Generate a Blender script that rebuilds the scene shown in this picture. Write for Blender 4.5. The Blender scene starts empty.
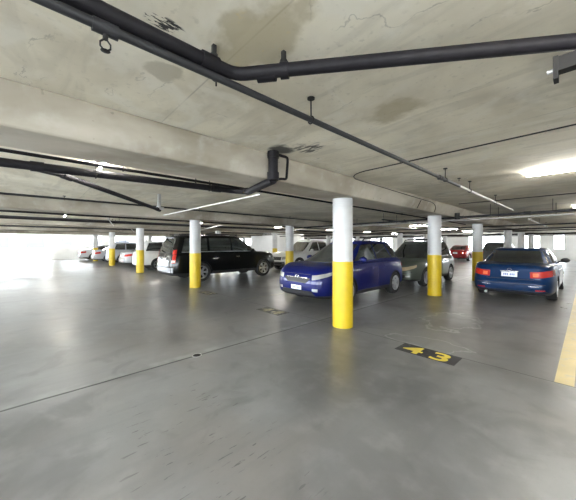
import bpy, bmesh, math, random
from mathutils import Vector, Matrix
random.seed(4)
PI = math.pi
scene = bpy.context.scene
C = scene.collection

# ------------------------------------------------------------------ camera, sky, exposure
cam_d = bpy.data.cameras.new('camera')
cam = bpy.data.objects.new('camera', cam_d); C.objects.link(cam)
cam.location = (0, 0, 1.57)
cam.rotation_euler = (PI/2, 0, math.radians(47.15))
cam_d.sensor_width = 36.0
cam_d.lens = 36.0*278/576
cam_d.shift_y = -6/576
cam_d.clip_start = 0.02; cam_d.clip_end = 300
scene.camera = cam
world = bpy.data.worlds.new('sky'); scene.world = world
world.use_nodes = True
wb = world.node_tree.nodes['Background']
wb.inputs[0].default_value = (0.86, 0.93, 1.0, 1)
wb.inputs[1].default_value = 6.0
scene.view_settings.view_transform = 'Standard'
scene.view_settings.look = 'None'
scene.view_settings.gamma = 1.0
scene.view_settings.use_curve_mapping = False
scene.view_settings.exposure = 2.1
TUBE = 80.0            # radiance of the fluorescent tubes
scene.cycles.use_denoising = True
scene.cycles.max_bounces = 8
scene.cycles.diffuse_bounces = 5
scene.cycles.sample_clamp_indirect = 8

# plan of the garage: y runs along the beams, v to the left across them (x = -v)
def P(y, v, z=0.0):
    return Vector((-v, y, z))

CEIL = 2.72
BEAM_Z = 2.43

# ------------------------------------------------------------------ materials
def new_mat(name):
    m = bpy.data.materials.new(name); m.use_nodes = True
    nt = m.node_tree
    return m, nt, nt.nodes['Principled BSDF']

def simple(name, col, rough=0.5, metal=0.0, coat=0.0, spec=0.5, noise=0.0, nscale=12.0):
    m, nt, b = new_mat(name)
    b.inputs['Base Color'].default_value = (*col, 1)
    b.inputs['Roughness'].default_value = rough
    b.inputs['Metallic'].default_value = metal
    b.inputs['Coat Weight'].default_value = coat
    b.inputs['Coat Roughness'].default_value = 0.03
    b.inputs['Specular IOR Level'].default_value = spec
    if noise > 0:
        tc = nt.nodes.new('ShaderNodeTexCoord')
        n = nt.nodes.new('ShaderNodeTexNoise'); n.inputs['Scale'].default_value = nscale
        n.inputs['Detail'].default_value = 6
        nt.links.new(tc.outputs['Object'], n.inputs['Vector'])
        r = nt.nodes.new('ShaderNodeMapRange')
        r.inputs['From Min'].default_value = 0.3; r.inputs['From Max'].default_value = 0.7
        r.inputs['To Min'].default_value = 1-noise; r.inputs['To Max'].default_value = 1+noise
        nt.links.new(n.outputs['Fac'], r.inputs['Value'])
        mx = nt.nodes.new('ShaderNodeVectorMath'); mx.operation = 'SCALE'
        mx.inputs[0].default_value = col
        nt.links.new(r.outputs['Result'], mx.inputs['Scale'])
        nt.links.new(mx.outputs['Vector'], b.inputs['Base Color'])
    return m

def emit(name, col, s):
    m, nt, b = new_mat(name)
    b.inputs['Base Color'].default_value = (*col, 1)
    b.inputs['Emission Color'].default_value = (*col, 1)
    b.inputs['Emission Strength'].default_value = s
    return m

class NG:
    """small helper for node graphs in world coordinates (X=-v, Y=y)"""
    def __init__(s, nt):
        s.nt = nt; s.n = nt.nodes; s.l = nt.links
        g = s.n.new('ShaderNodeNewGeometry')
        s.pos = g.outputs['Position']
        sp = s.n.new('ShaderNodeSeparateXYZ'); s.l.new(s.pos, sp.inputs[0])
        s.x, s.y, s.z = sp.outputs
    def put(s, sock, v):
        if isinstance(v, (int, float)): sock.default_value = v
        elif isinstance(v, tuple): sock.default_value = v
        else: s.l.new(v, sock)
    def m(s, op, a, b=0.0, c=0.0):
        q = s.n.new('ShaderNodeMath'); q.operation = op
        for i, t in enumerate((a, b, c)): s.put(q.inputs[i], t)
        return q.outputs[0]
    def rng(s, v, a, b, c=0.0, d=1.0):
        q = s.n.new('ShaderNodeMapRange'); q.interpolation_type = 'SMOOTHSTEP'
        for nm, t in (('Value', v), ('From Min', a), ('From Max', b), ('To Min', c), ('To Max', d)): s.put(q.inputs[nm], t)
        return q.outputs['Result']
    def noise(s, scale, detail=5, stretch=None, off=(0, 0, 0), rot=0.0, dist=0.0):
        mp = s.n.new('ShaderNodeMapping')
        mp.inputs['Scale'].default_value = stretch or (1, 1, 1)
        mp.inputs['Location'].default_value = off
        mp.inputs['Rotation'].default_value = (0, 0, rot)
        s.l.new(s.pos, mp.inputs[0])
        q = s.n.new('ShaderNodeTexNoise'); q.inputs['Scale'].default_value = scale
        q.inputs['Detail'].default_value = detail; q.inputs['Distortion'].default_value = dist
        s.l.new(mp.outputs[0], q.inputs['Vector'])
        return q.outputs['Fac']
    def mix(s, f, a, b):
        q = s.n.new('ShaderNodeMix'); q.data_type = 'RGBA'
        s.put(q.inputs[0], f)
        for i, t in ((6, a), (7, b)):
            if isinstance(t, tuple): q.inputs[i].default_value = (*t, 1)
            else: s.l.new(t, q.inputs[i])
        return q.outputs[2]
    def blob(s, y, v, ry, rv, soft=0.5, wob=None):
        """soft ellipse mask centred at (y,v)"""
        a = s.m('DIVIDE', s.m('SUBTRACT', s.x, -v), rv)
        b = s.m('DIVIDE', s.m('SUBTRACT', s.y, y), ry)
        d = s.m('SQRT', s.m('ADD', s.m('MULTIPLY', a, a), s.m('MULTIPLY', b, b)))
        if wob is not None: d = s.m('ADD', d, s.m('MULTIPLY', s.m('SUBTRACT', wob, 0.5), 1.6))
        return s.rng(d, 1-soft, 1.0, 1.0, 0.0)
    def band(s, c, pos, half, soft):
        d = s.m('ABSOLUTE', s.m('SUBTRACT', c, pos))
        return s.rng(d, half, half+soft, 1.0, 0.0)

def floor_material():
    m, nt, b = new_mat('polished_concrete')
    g = NG(nt)
    n1 = g.noise(0.55, 8, dist=0.4); n2 = g.noise(4.0, 8); n3 = g.noise(38, 4)
    col = g.mix(g.rng(n1, 0.33, 0.68), (0.108, 0.107, 0.105), (0.206, 0.208, 0.209))
    col = g.mix(g.m('MULTIPLY', g.rng(n2, 0.45, 0.75), 0.35), col, (0.27, 0.27, 0.265))
    col = g.mix(g.m('MULTIPLY', g.rng(n3, 0.55, 0.8), 0.18), col, (0.10, 0.10, 0.098))
    warm = g.m('MULTIPLY', g.rng(g.noise(0.35, 5, off=(5, 1, 0), dist=0.5), 0.42, 0.62), 0.55)
    col = g.mix(warm, col, (0.172, 0.158, 0.143))
    blot = g.m('MULTIPLY', g.rng(g.noise(1.7, 9, off=(8, 3, 0), dist=1.0), 0.52, 0.7), 0.4)
    col = g.mix(blot, col, (0.08, 0.08, 0.08))
    # worn broom streaks along the aisle and old tyre wear
    st = g.noise(1.6, 6, stretch=(5, 0.35, 1))
    col = g.mix(g.m('MULTIPLY', g.rng(st, 0.5, 0.72), 0.22), col, (0.11, 0.115, 0.118))
    # oily patches in the stalls
    oil = g.m('MULTIPLY', g.rng(g.noise(0.9, 6, off=(3, 7, 0)), 0.46, 0.66), g.rng(g.y, 4.2, 5.6))
    col = g.mix(g.m('MULTIPLY', oil, 0.6), col, (0.075, 0.072, 0.066))
    # chalk rings and scuffs beside the painted 43
    wb_ = g.noise(3.0, 3)
    ringo = g.m('SUBTRACT', g.blob(4.62, 1.75, 0.28, 0.62, 0.06, wb_), g.blob(4.62, 1.75, 0.25, 0.57, 0.08, wb_))
    col = g.mix(g.m('MULTIPLY', g.m('MAXIMUM', ringo, 0.0), 0.3), col, (0.5, 0.5, 0.48))
    ring2 = g.m('SUBTRACT', g.blob(6.3, 1.9, 0.8, 0.5, 0.07, wb_), g.blob(6.3, 1.9, 0.72, 0.45, 0.08, wb_))
    col = g.mix(g.m('MULTIPLY', g.m('MAXIMUM', ring2, 0.0), 0.28), col, (0.5, 0.5, 0.48))
    # short scratches gouged into the aisle
    sc = g.noise(6.5, 3, stretch=(5.5, 0.75, 1), off=(1.3, 0, 0), rot=0.0, dist=0.3)
    reg = g.m('MULTIPLY', g.rng(g.m('ABSOLUTE', g.m('SUBTRACT', g.y, 1.0)), 0.35, 0.75, 1, 0),
              g.rng(g.m('ABSOLUTE', g.m('SUBTRACT', g.x, -2.1)), 0.7, 1.15, 1, 0))
    scr = g.m('MULTIPLY', g.rng(sc, 0.65, 0.68), reg)
    col = g.mix(g.m('MULTIPLY', scr, 0.75), col, (0.06, 0.06, 0.06))
    # control joints in the slab
    wob = g.m('MULTIPLY', g.m('SUBTRACT', g.noise(2.0, 4), 0.5), 0.03)
    j1 = g.band(g.m('ADD', g.x, wob), -3.74, 0.014, 0.008)
    j2 = g.m('MULTIPLY', g.band(g.m('ADD', g.y, wob), 4.36, 0.006, 0.008), 0.85)
    j3 = g.m('MULTIPLY', g.band(g.m('ADD', g.x, wob), -10.6, 0.005, 0.01), 0.7)
    jn = g.m('MAXIMUM', g.m('MAXIMUM', j1, j2), j3)
    halo = g.m('MULTIPLY', g.band(g.x, -3.80, 0.03, 0.10), g.rng(n2, 0.4, 0.65, 0.1, 0.45))
    col = g.mix(halo, col, (0.34, 0.34, 0.335))
    col = g.mix(jn, col, (0.03, 0.03, 0.03))
    nt.links.new(col, b.inputs['Base Color'])
    rr = g.m('ADD', g.m('ADD', g.m('MULTIPLY', n1, 0.34), g.m('MULTIPLY', n2, 0.14)), 0.12)
    nt.links.new(rr, b.inputs['Roughness'])
    b.inputs['Specular IOR Level'].default_value = 0.5
    bp = nt.nodes.new('ShaderNodeBump'); bp.inputs['Strength'].default_value = 0.25; bp.inputs['Distance'].default_value = 0.01
    h = g.m('SUBTRACT', g.m('MULTIPLY', n2, 0.5), g.m('MULTIPLY', g.m('MAXIMUM', jn, scr), 0.8))
    nt.links.new(h, bp.inputs['Height']); nt.links.new(bp.outputs[0], b.inputs['Normal'])
    return m

def ceiling_material():
    m, nt, b = new_mat('board_marked_ceiling_concrete')
    g = NG(nt)
    n1 = g.noise(0.8, 7, dist=0.5); n2 = g.noise(3.2, 8, dist=0.6); n3 = g.noise(26, 5)
    col = g.mix(g.rng(n1, 0.32, 0.68), (0.60, 0.545, 0.425), (0.84, 0.785, 0.645))
    col = g.mix(g.m('MULTIPLY', g.rng(n2, 0.5, 0.75), 0.3), col, (0.82, 0.79, 0.71))
    col = g.mix(g.m('MULTIPLY', g.rng(n3, 0.58, 0.75), 0.25), col, (0.30, 0.27, 0.21))
    sm = g.m('MULTIPLY', g.rng(g.noise(2.2, 7, stretch=(0.5, 2.2, 1), off=(3, 3, 1), dist=1.2), 0.48, 0.66), 0.35)
    col = g.mix(sm, col, (0.47, 0.43, 0.34))
    lt = g.m('MULTIPLY', g.rng(g.noise(1.5, 8, off=(7, 5, 1), dist=1.5), 0.54, 0.66), 0.4)
    col = g.mix(lt, col, (0.82, 0.79, 0.70))
    ck = g.m('ABSOLUTE', g.m('SUBTRACT', g.noise(0.9, 7, off=(1, 4, 2), dist=0.8), 0.5))
    col = g.mix(g.m('MULTIPLY', g.rng(ck, 0.004, 0.0), g.rng(n2, 0.45, 0.65, 0.0, 0.5)), col, (0.2, 0.18, 0.14))
    # form board seams
    sv = g.m('ABSOLUTE', g.m('SUBTRACT', g.m('FRACT', g.m('DIVIDE', g.m('ADD', g.y, 100.35), 2.44)), 0.5))
    seam = g.m('MULTIPLY', g.rng(sv, 0.004, 0.0, 0, 1), g.rng(g.noise(2.1, 5), 0.35, 0.6, 0.1, 0.5))
    col = g.mix(seam, col, (0.24, 0.21, 0.17))
    # water stains: yellowish crusts, grey patches, black overspray
    w = g.noise(5.0, 6)
    wf = g.noise(11.0, 6)
    st = g.m('MULTIPLY', g.blob(0.94, 1.26, 0.26, 0.36, 0.35, w), 0.65)
    col = g.mix(st, col, (0.40, 0.34, 0.20))
    st2 = g.m('MULTIPLY', g.blob(0.670, 1.934, 0.13, 0.16, 0.25, w), 0.55)
    col = g.mix(st2, col, (0.33, 0.29, 0.20))
    st3 = g.m('MULTIPLY', g.blob(2.325, 1.163, 0.2, 0.3, 0.5, w), 0.6)
    col = g.mix(st3, col, (0.36, 0.30, 0.17))
    st4 = g.m('MULTIPLY', g.blob(2.697, -0.093, 0.8, 0.5, 0.6, w), 0.35)
    col = g.mix(st4, col, (0.33, 0.31, 0.24))
    crust = g.m('MULTIPLY', g.blob(0.930, 1.321, 0.35, 0.3, 0.6, w), g.rng(wf, 0.6, 0.72))
    col = g.mix(g.m('MULTIPLY', crust, 0.8), col, (0.62, 0.50, 0.24))
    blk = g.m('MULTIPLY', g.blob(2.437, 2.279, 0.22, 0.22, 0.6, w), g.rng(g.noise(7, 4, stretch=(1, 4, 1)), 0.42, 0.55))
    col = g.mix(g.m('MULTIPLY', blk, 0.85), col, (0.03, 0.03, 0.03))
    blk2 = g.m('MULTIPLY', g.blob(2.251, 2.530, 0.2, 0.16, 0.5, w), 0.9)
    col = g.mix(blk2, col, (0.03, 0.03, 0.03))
    dk = g.m('MULTIPLY', g.blob(0.512, 1.507, 0.14, 0.05, 0.3, w), g.rng(g.noise(16, 3, stretch=(3, 1, 1)), 0.52, 0.56))
    col = g.mix(dk, col, (0.03, 0.028, 0.025))
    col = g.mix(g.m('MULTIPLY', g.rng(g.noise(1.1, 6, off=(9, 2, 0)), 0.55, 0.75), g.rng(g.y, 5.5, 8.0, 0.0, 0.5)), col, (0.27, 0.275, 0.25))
    nt.links.new(col, b.inputs['Base Color'])
    b.inputs['Roughness'].default_value = 0.85
    bp = nt.nodes.new('ShaderNodeBump'); bp.inputs['Strength'].default_value = 0.2; bp.inputs['Distance'].default_value = 0.02
    nt.links.new(n2, bp.inputs['Height']); nt.links.new(bp.outputs[0], b.inputs['Normal'])
    return m

def beam_material():
    m, nt, b = new_mat('cast_beam_concrete')
    g = NG(nt)
    n1 = g.noise(1.0, 7, dist=0.4, stretch=(1, 0.6, 1)); n2 = g.noise(5.0, 8); pit = g.noise(9, 2, off=(4, 1, 2))
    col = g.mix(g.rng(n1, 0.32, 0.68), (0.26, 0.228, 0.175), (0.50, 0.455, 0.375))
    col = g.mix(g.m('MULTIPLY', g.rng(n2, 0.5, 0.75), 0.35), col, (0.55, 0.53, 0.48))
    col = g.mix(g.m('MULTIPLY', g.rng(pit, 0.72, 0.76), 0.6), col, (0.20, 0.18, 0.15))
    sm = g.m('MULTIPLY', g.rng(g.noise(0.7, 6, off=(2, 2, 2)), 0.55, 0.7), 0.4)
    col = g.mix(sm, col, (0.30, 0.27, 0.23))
    nt.links.new(col, b.inputs['Base Color'])
    b.inputs['Roughness'].default_value = 0.8
    bp = nt.nodes.new('ShaderNodeBump'); bp.inputs['Strength'].default_value = 0.25; bp.inputs['Distance'].default_value = 0.015
    nt.links.new(n2, bp.inputs['Height']); nt.links.new(bp.outputs[0], b.inputs['Normal'])
    return m

def worn_paint(name, col, under, lo=0.5, hi=0.62, scale=9.0, rough=0.45):
    m, nt, b = new_mat(name)
    g = NG(nt)
    n = g.noise(scale, 8); n2 = g.noise(2.0, 5)
    c = g.mix(g.rng(n2, 0.3, 0.7), tuple(x*0.88 for x in col), tuple(min(1, x*1.06) for x in col))
    c = g.mix(g.rng(n, lo, hi), c, under)
    nt.links.new(c, b.inputs['Base Color'])
    b.inputs['Roughness'].default_value = rough
    return m

M = {}
M['floor'] = floor_material(); M['ceiling'] = ceiling_material(); M['beam'] = beam_material()
M['white_col'] = worn_paint('white_column_paint', (0.50, 0.50, 0.495), (0.46, 0.54, 0.52), 0.62, 0.75, 6)
M['yellow_col'] = worn_paint('yellow_column_paint', (0.54, 0.38, 0.008), (0.5, 0.36, 0.03), 0.64, 0.74, 7)
M['wall'] = simple('white_painted_wall', (0.76, 0.77, 0.77), 0.7, noise=0.05, nscale=1.5)
M['wall_grey'] = simple('bare_concrete_wall', (0.42, 0.41, 0.38), 0.85, noise=0.15, nscale=1.2)
M['black_pipe'] = simple('black_iron_pipe', (0.009, 0.008, 0.010), 0.6, spec=0.22, noise=0.3, nscale=20)
M['grey_pipe'] = simple('dark_grey_pipe', (0.022, 0.022, 0.024), 0.55, spec=0.3, noise=0.2)
M['pale_pipe'] = simple('pale_painted_pipe', (0.55, 0.54, 0.52), 0.5, noise=0.1)  # also colours the sprinkler pipe's far length as if lit
M['steel'] = simple('galvanised_steel', (0.5, 0.5, 0.5), 0.4, 0.8)
M['dark_metal'] = simple('dark_metal', (0.018, 0.017, 0.016), 0.6, 0.0, spec=0.25)
M['housing'] = simple('white_enamel_fixture', (0.75, 0.75, 0.74), 0.4)
M['tube'] = emit('fluorescent_tube_glow', (1.0, 0.97, 0.9), TUBE)
M['line_yellow'] = worn_paint('worn_yellow_line_paint', (0.62, 0.50, 0.24), (0.46, 0.42, 0.31), 0.52, 0.72, 8, 0.5)
M['line_faded'] = worn_paint('faded_line_paint', (0.34, 0.31, 0.22), (0.2, 0.2, 0.19), 0.40, 0.55, 8, 0.5)
M['stencil_black'] = worn_paint('black_stencil_paint', (0.022, 0.022, 0.026), (0.11, 0.11, 0.11), 0.58, 0.72, 12, 0.5)
M['stencil_faded'] = worn_paint('faded_black_stencil_paint', (0.03, 0.028, 0.024), (0.16, 0.15, 0.13), 0.45, 0.6, 10, 0.5)
M['digit'] = worn_paint('yellow_digit_paint', (0.72, 0.56, 0.06), (0.4, 0.33, 0.1), 0.62, 0.74, 14, 0.5)
M['digit_faded'] = worn_paint('faded_digit_paint', (0.42, 0.38, 0.22), (0.2, 0.18, 0.13), 0.5, 0.62, 12, 0.5)
# vehicles
M['glass'] = simple('tinted_car_glass', (0.016, 0.019, 0.020), 0.03, 0, 1.0, 1.0)
M['glass_clear'] = simple('lighter_car_glass', (0.035, 0.042, 0.041), 0.03, 0, 1.0, 1.0)
M['rubber'] = simple('tyre_rubber', (0.018, 0.018, 0.018), 0.75)
M['alloy'] = simple('alloy_rim', (0.55, 0.56, 0.57), 0.3, 0.75)
M['trim'] = simple('black_plastic_trim', (0.02, 0.02, 0.021), 0.5)
M['chrome'] = simple('chrome', (0.75, 0.76, 0.78), 0.12, 1.0)
M['head'] = simple('headlamp_lens', (0.42, 0.43, 0.42), 0.1, 0.35, 0.8)
M['head_amber'] = simple('yellowed_headlamp_lens', (0.52, 0.42, 0.27), 0.2, 0.1, 0.8)
M['tail'] = simple('red_tail_lamp_lens', (0.42, 0.02, 0.012), 0.15, 0, 0.9)
M['tail_amber'] = simple('amber_lamp_lens', (0.75, 0.13, 0.04), 0.2, 0, 0.9)
M['tail_clear'] = simple('clear_lamp_lens', (0.75, 0.70, 0.68), 0.15, 0, 0.9)
M['plate'] = simple('plate_white', (0.78, 0.80, 0.84), 0.4)
M['plate_ink'] = simple('plate_blue_ink', (0.10, 0.14, 0.38), 0.4)
M['well'] = simple('wheel_well_black', (0.008, 0.008, 0.008), 0.9)
def paint(name, col, metal=0.35, rough=0.28):
    return simple(name, col, 0.4, metal*0.3, 0.5, 0.1)
M['p_blue'] = paint('vivid_blue_car_paint', (0.004, 0.008, 0.090), 0.45)
M['p_navy'] = paint('navy_car_paint', (0.004, 0.022, 0.075), 0.45, 0.22)
M['p_black'] = paint('black_car_paint', (0.003, 0.0035, 0.0035), 0.1, 0.2)
M['p_green'] = paint('grey_green_car_paint', (0.10, 0.115, 0.095), 0.5)
M['p_white'] = paint('white_car_paint', (0.62, 0.62, 0.59), 0.0)
M['p_silver'] = paint('silver_car_paint', (0.36, 0.37, 0.39), 0.6)
M['p_silver2'] = paint('bright_silver_car_paint', (0.46, 0.47, 0.49), 0.5)
M['p_maroon'] = paint('maroon_car_paint', (0.22, 0.015, 0.02), 0.3)
M['p_grey'] = paint('charcoal_car_paint', (0.05, 0.05, 0.052), 0.4)

# ------------------------------------------------------------------ mesh helpers
class MB:
    def __init__(s): s.v = []; s.f = []; s.mi = []
    def add(s, vs, fs, mi=0):
        o = len(s.v); s.v += [tuple(p) for p in vs]; s.f += [tuple(i+o for i in q) for q in fs]; s.mi += [mi]*len(fs); return s
    def box(s, x0, x1, y0, y1, z0, z1, mi=0):
        return s.add([(x0,y0,z0),(x1,y0,z0),(x1,y1,z0),(x0,y1,z0),(x0,y0,z1),(x1,y0,z1),(x1,y1,z1),(x0,y1,z1)],
                     [(0,3,2,1),(4,5,6,7),(0,1,5,4),(1,2,6,5),(2,3,7,6),(3,0,4,7)], mi)
    def tube(s, pts, r, n=12, cap=True, mi=0):
        pts = [Vector(p) for p in pts]; rings = []
        prev = None
        for i, p in enumerate(pts):
            a = pts[max(0, i-1)]; b = pts[min(len(pts)-1, i+1)]
            t = (b-a).normalized()
            if prev is None:
                u = t.orthogonal().normalized()
            else:
                u = (prev - t*prev.dot(t))
                u = u.normalized() if u.length > 1e-6 else t.orthogonal().normalized()
            prev = u; w = t.cross(u)
            rr = r[i] if isinstance(r, (list, tuple)) else r
            rings.append([p + (u*math.cos(2*PI*k/n) + w*math.sin(2*PI*k/n))*rr for k in range(n)])
        vs = [q for g in rings for q in g]; fs = []
        for i in range(len(rings)-1):
            for k in range(n):
                fs.append((i*n+k, i*n+(k+1)%n, (i+1)*n+(k+1)%n, (i+1)*n+k))
        if cap:
            fs.append(tuple(range(n-1, -1, -1))); fs.append(tuple((len(rings)-1)*n+k for k in range(n)))
        return s.add(vs, fs, mi)
    def lathe(s, prof, n=28, axis='z', origin=(0,0,0), mi=0, closed=True):
        """prof: (r, h) loop"""
        vs = []; fs = []; m = len(prof)
        for k in range(n):
            a = 2*PI*k/n
            for r, h in prof:
                c, d = r*math.cos(a), r*math.sin(a)
                p = (c, d, h) if axis == 'z' else ((c, h, d) if axis == 'y' else (h, c, d))
                vs.append((p[0]+origin[0], p[1]+origin[1], p[2]+origin[2]))
        for k in range(n):
            for j in range(m if closed else m-1):
                fs.append((k*m+j, k*m+(j+1)%m, ((k+1)%n)*m+(j+1)%m, ((k+1)%n)*m+j))
        return s.add(vs, fs, mi)
    def ball(s, c, rx, ry, rz, nu=14, nv=9, mi=0):
        vs = [(c[0], c[1], c[2]+rz)]; fs = []
        for i in range(1, nv):
            a = PI*i/nv
            for k in range(nu):
                b = 2*PI*k/nu
                vs.append((c[0]+rx*math.sin(a)*math.cos(b), c[1]+ry*math.sin(a)*math.sin(b), c[2]+rz*math.cos(a)))
        vs.append((c[0], c[1], c[2]-rz)); e = len(vs)-1
        for k in range(nu): fs.append((0, 1+k, 1+(k+1)%nu))
        for i in range(nv-2):
            for k in range(nu): fs.append((1+i*nu+k, 1+(i+1)*nu+k, 1+(i+1)*nu+(k+1)%nu, 1+i*nu+(k+1)%nu))
        for k in range(nu): fs.append((1+(nv-2)*nu+k, e, 1+(nv-2)*nu+(k+1)%nu))
        return s.add(vs, fs, mi)
    def mesh(s, name, mats, smooth=35, weld=False):
        me = bpy.data.meshes.new(name); me.from_pydata(s.v, [], s.f)
        for i, p in enumerate(me.polygons): p.material_index = s.mi[i]
        bm = bmesh.new(); bm.from_mesh(me)
        if weld: bmesh.ops.remove_doubles(bm, verts=bm.verts, dist=0.0005)
        bmesh.ops.recalc_face_normals(bm, faces=bm.faces)
        bm.to_mesh(me); bm.free()
        for mt in (mats if isinstance(mats, (list, tuple)) else [mats]): me.materials.append(mt)
        if smooth:
            me.polygons.foreach_set('use_smooth', [True]*len(me.polygons))
            me.set_sharp_from_angle(angle=math.radians(smooth))
        return me
    def build(s, name, mats, parent=None, smooth=35, weld=False, loc=None):
        o = bpy.data.objects.new(name, s.mesh(name, mats, smooth, weld)); C.objects.link(o)
        if parent is not None: o.parent = parent
        if loc is not None: o.location = loc
        return o

def bevel(o, w=0.01, seg=2):
    m = o.modifiers.new('bevel', 'BEVEL'); m.width = w; m.segments = seg; m.limit_method = 'ANGLE'
    return o
def tag(o, label, cat, group=None, kind='thing'):
    o['label'] = label; o['category'] = cat
    if group: o['group'] = group
    o['kind'] = kind
    return o
def empty(name, loc, rz=0.0):
    o = bpy.data.objects.new(name, None); C.objects.link(o); o.location = loc; o.rotation_euler = (0, 0, rz)
    o.empty_display_size = 0.2
    return o
def struct(o, label=None):
    o['kind'] = 'structure'
    if label: o['label'] = label
    return o
def copy_tree(o, parent=None):
    c = o.copy(); C.objects.link(c)
    if parent is not None: c.parent = parent
    for ch in list(o.children): copy_tree(ch, c)
    return c
def arc(p, a, b, n=6):
    """quadratic corner a -> p -> b"""
    a, p, b = Vector(a), Vector(p), Vector(b)
    return [(1-t)**2*a + 2*t*(1-t)*p + t*t*b for t in [i/n for i in range(n+1)]]

# ------------------------------------------------------------------ the setting
Y0, Y1, V0, V1 = -5.5, 38.0, -6.5, 36.0
f = MB().box(-V1-0.25, -V0+0.25, Y0-0.25, Y1+0.25, -0.2, 0.0).build('floor', M['floor'], smooth=0); struct(f, 'grey polished concrete garage floor')
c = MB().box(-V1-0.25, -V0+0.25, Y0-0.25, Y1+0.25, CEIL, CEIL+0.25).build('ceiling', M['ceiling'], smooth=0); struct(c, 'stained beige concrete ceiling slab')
BV = [-3.8, 3.2, 9.7, 16.6, 23.7, 30.7]
for i, v in enumerate(BV):
    b = MB().add([(-v+s_*h_, y_, z_) for y_ in (Y0, Y1) for s_, h_, z_ in ((-1, .31, BEAM_Z), (1, .31, BEAM_Z), (1, .465, CEIL), (-1, .465, CEIL))],
                 [(0,1,2,3),(7,6,5,4),(0,4,5,1),(1,5,6,2),(2,6,7,3),(3,7,4,0)]).build('beam', M['beam'], smooth=0)
    bevel(b, 0.018, 2); struct(b, 'cast concrete ceiling beam')

def wall_cells(axis, fixed, thick, a0, a1, holes, name, mat, z1=CEIL):
    """a wall along one axis with rectangular openings (a0,a1,z0,z1)"""
    cuts = sorted({a0, a1} | {h[0] for h in holes} | {h[1] for h in holes})
    mb = MB()
    for p, q in zip(cuts[:-1], cuts[1:]):
        mid = (p+q)/2
        zs = sorted([(h[2], h[3]) for h in holes if h[0] <= mid <= h[1]])
        z = 0.0; segs = []
        for h0, h1 in zs:
            if h0 > z+1e-6: segs.append((z, h0))
            z = h1
        if z < z1-1e-6: segs.append((z, z1))
        for s0, s1 in segs:
            if axis == 'y': mb.box(fixed, fixed+thick, p, q, s0, s1)
            else: mb.box(p, q, fixed, fixed+thick, s0, s1)
    return struct(mb.build(name, mat, smooth=0))

# left wall: open vehicle entrance, then half wall with window strip
left_holes = [(-5.2, 1.5, 0.0, 2.42)]
wins_left = []
y = 2.3
while y < 36:
    wins_left.append((y, min(y+3.6, 37), 1.38, 2.42)); y += 4.1
wall_cells('y', -V1-0.25, 0.25, Y0, Y1, left_holes+wins_left, 'wall_left', M['wall'])
# end wall with windows: openings measured in x (= -v)
end_wins = [(-9.6, -5.9), (-4.6, -3.3), (-2.3, -1.5), (-0.6, 0.4), (-16.0, -12.5), (-22.5, -19.0), (-29.0, -25.5), (3.3, 4.5)]
wall_cells('x', Y1, 0.25, -V1, -V0, [(a, b, 1.05, 2.45) for a, b in end_wins], 'wall_end', M['wall'])
wall_cells('x', Y0-0.25, 0.25, -V1, -V0, [(a, a+5.2, 0.7, 2.55) for a in (-23, -17, -11, -5, 1)], 'wall_back', M['wall_grey'])  # openings out of view, added to let daylight onto ceiling and floor
wall_cells('y', -V0, 0.25, Y0, Y1, [(a, a+5.2, 0.7, 2.55) for a in (-5.2,)] + [(31, 35, 1.2, 2.4)], 'wall_right', M['wall'])  # near opening is unseen, added for daylight in the foreground
wn = 0
def window(a0, a1, z0, z1, axis, pos, mull):
    global wn; wn += 1
    mb = MB(); t = 0.04
    def bx(a, b, c, d):
        if axis == 'y': mb.box(pos-0.03, pos+0.03, a, b, c, d)
        else: mb.box(a, b, pos-0.03, pos+0.03, c, d)
    bx(a0, a1, z0, z0+t); bx(a0, a1, z1-t, z1); bx(a0, a0+t, z0+t, z1-t); bx(a1-t, a1, z0+t, z1-t)
    for k in range(1, mull):
        m_ = a0+(a1-a0)*k/mull; bx(m_-t/2, m_+t/2, z0+t, z1-t)
    struct(mb.build('window_%d' % wn, M['housing'], smooth=0))
for w in wins_left: window(w[0], w[1], w[2], w[3], 'y', -V1-0.12, 4)
for a, b in end_wins: window(a, b, 1.05, 2.45, 'x', Y1+0.12, 3)
# stair and lift core deep in the garage
core = wall_cells('x', 18.0, 0.2, -25.4, -21.6, [], 'wall_core', M['wall'])
cs = MB().box(-21.8, -21.6, 18.2, 22.5, 0, CEIL).box(-25.4, -25.2, 18.2, 22.5, 0, CEIL).build('wall_core_side', M['wall'], smooth=0); struct(cs)
# outdoors, beyond the entrance
og = MB().box(-75, -V1-0.25, -40, 60, -0.25, -0.02).box(-V0+0.25, 40, -40, 60, -0.25, -0.02).box(-V1-0.25, -V0+0.25, -40, Y0-0.25, -0.25, -0.02).box(-V1-0.25, -V0+0.25, Y1+0.25, 60, -0.25, -0.02).build('ground_outside', simple('pale_paving', (0.6, 0.6, 0.58), 0.9, noise=0.08, nscale=0.6), smooth=0); struct(og)
bld = empty('building', (-62, 4, -0.02))
tag(bld, 'pale washed-out building across the street beyond the garage entrance', 'building')
mb = MB().box(-3, 3, -14, 16, 0, 7); mb.build('facade', simple('pale_stucco', (0.72, 0.72, 0.70), 0.9), bld, smooth=0)
dkw = simple('street_window_glass', (0.055, 0.06, 0.068), 0.7, spec=0.1)
for k in range(7):
    wd = MB().box(3.0, 3.06, -12.5+k*4, -10.3+k*4, 1.0, 2.6).build('window', dkw, bld, smooth=0)
# baseboard line on the half wall by the entrance: a pilaster between opening and windows
pil = MB().box(-V1, -V1+0.25, 1.5, 2.3, 0, BEAM_Z+0.37).build('trim_1', M['wall'], smooth=0); struct(pil, 'square white pier beside the bright entrance')

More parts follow.
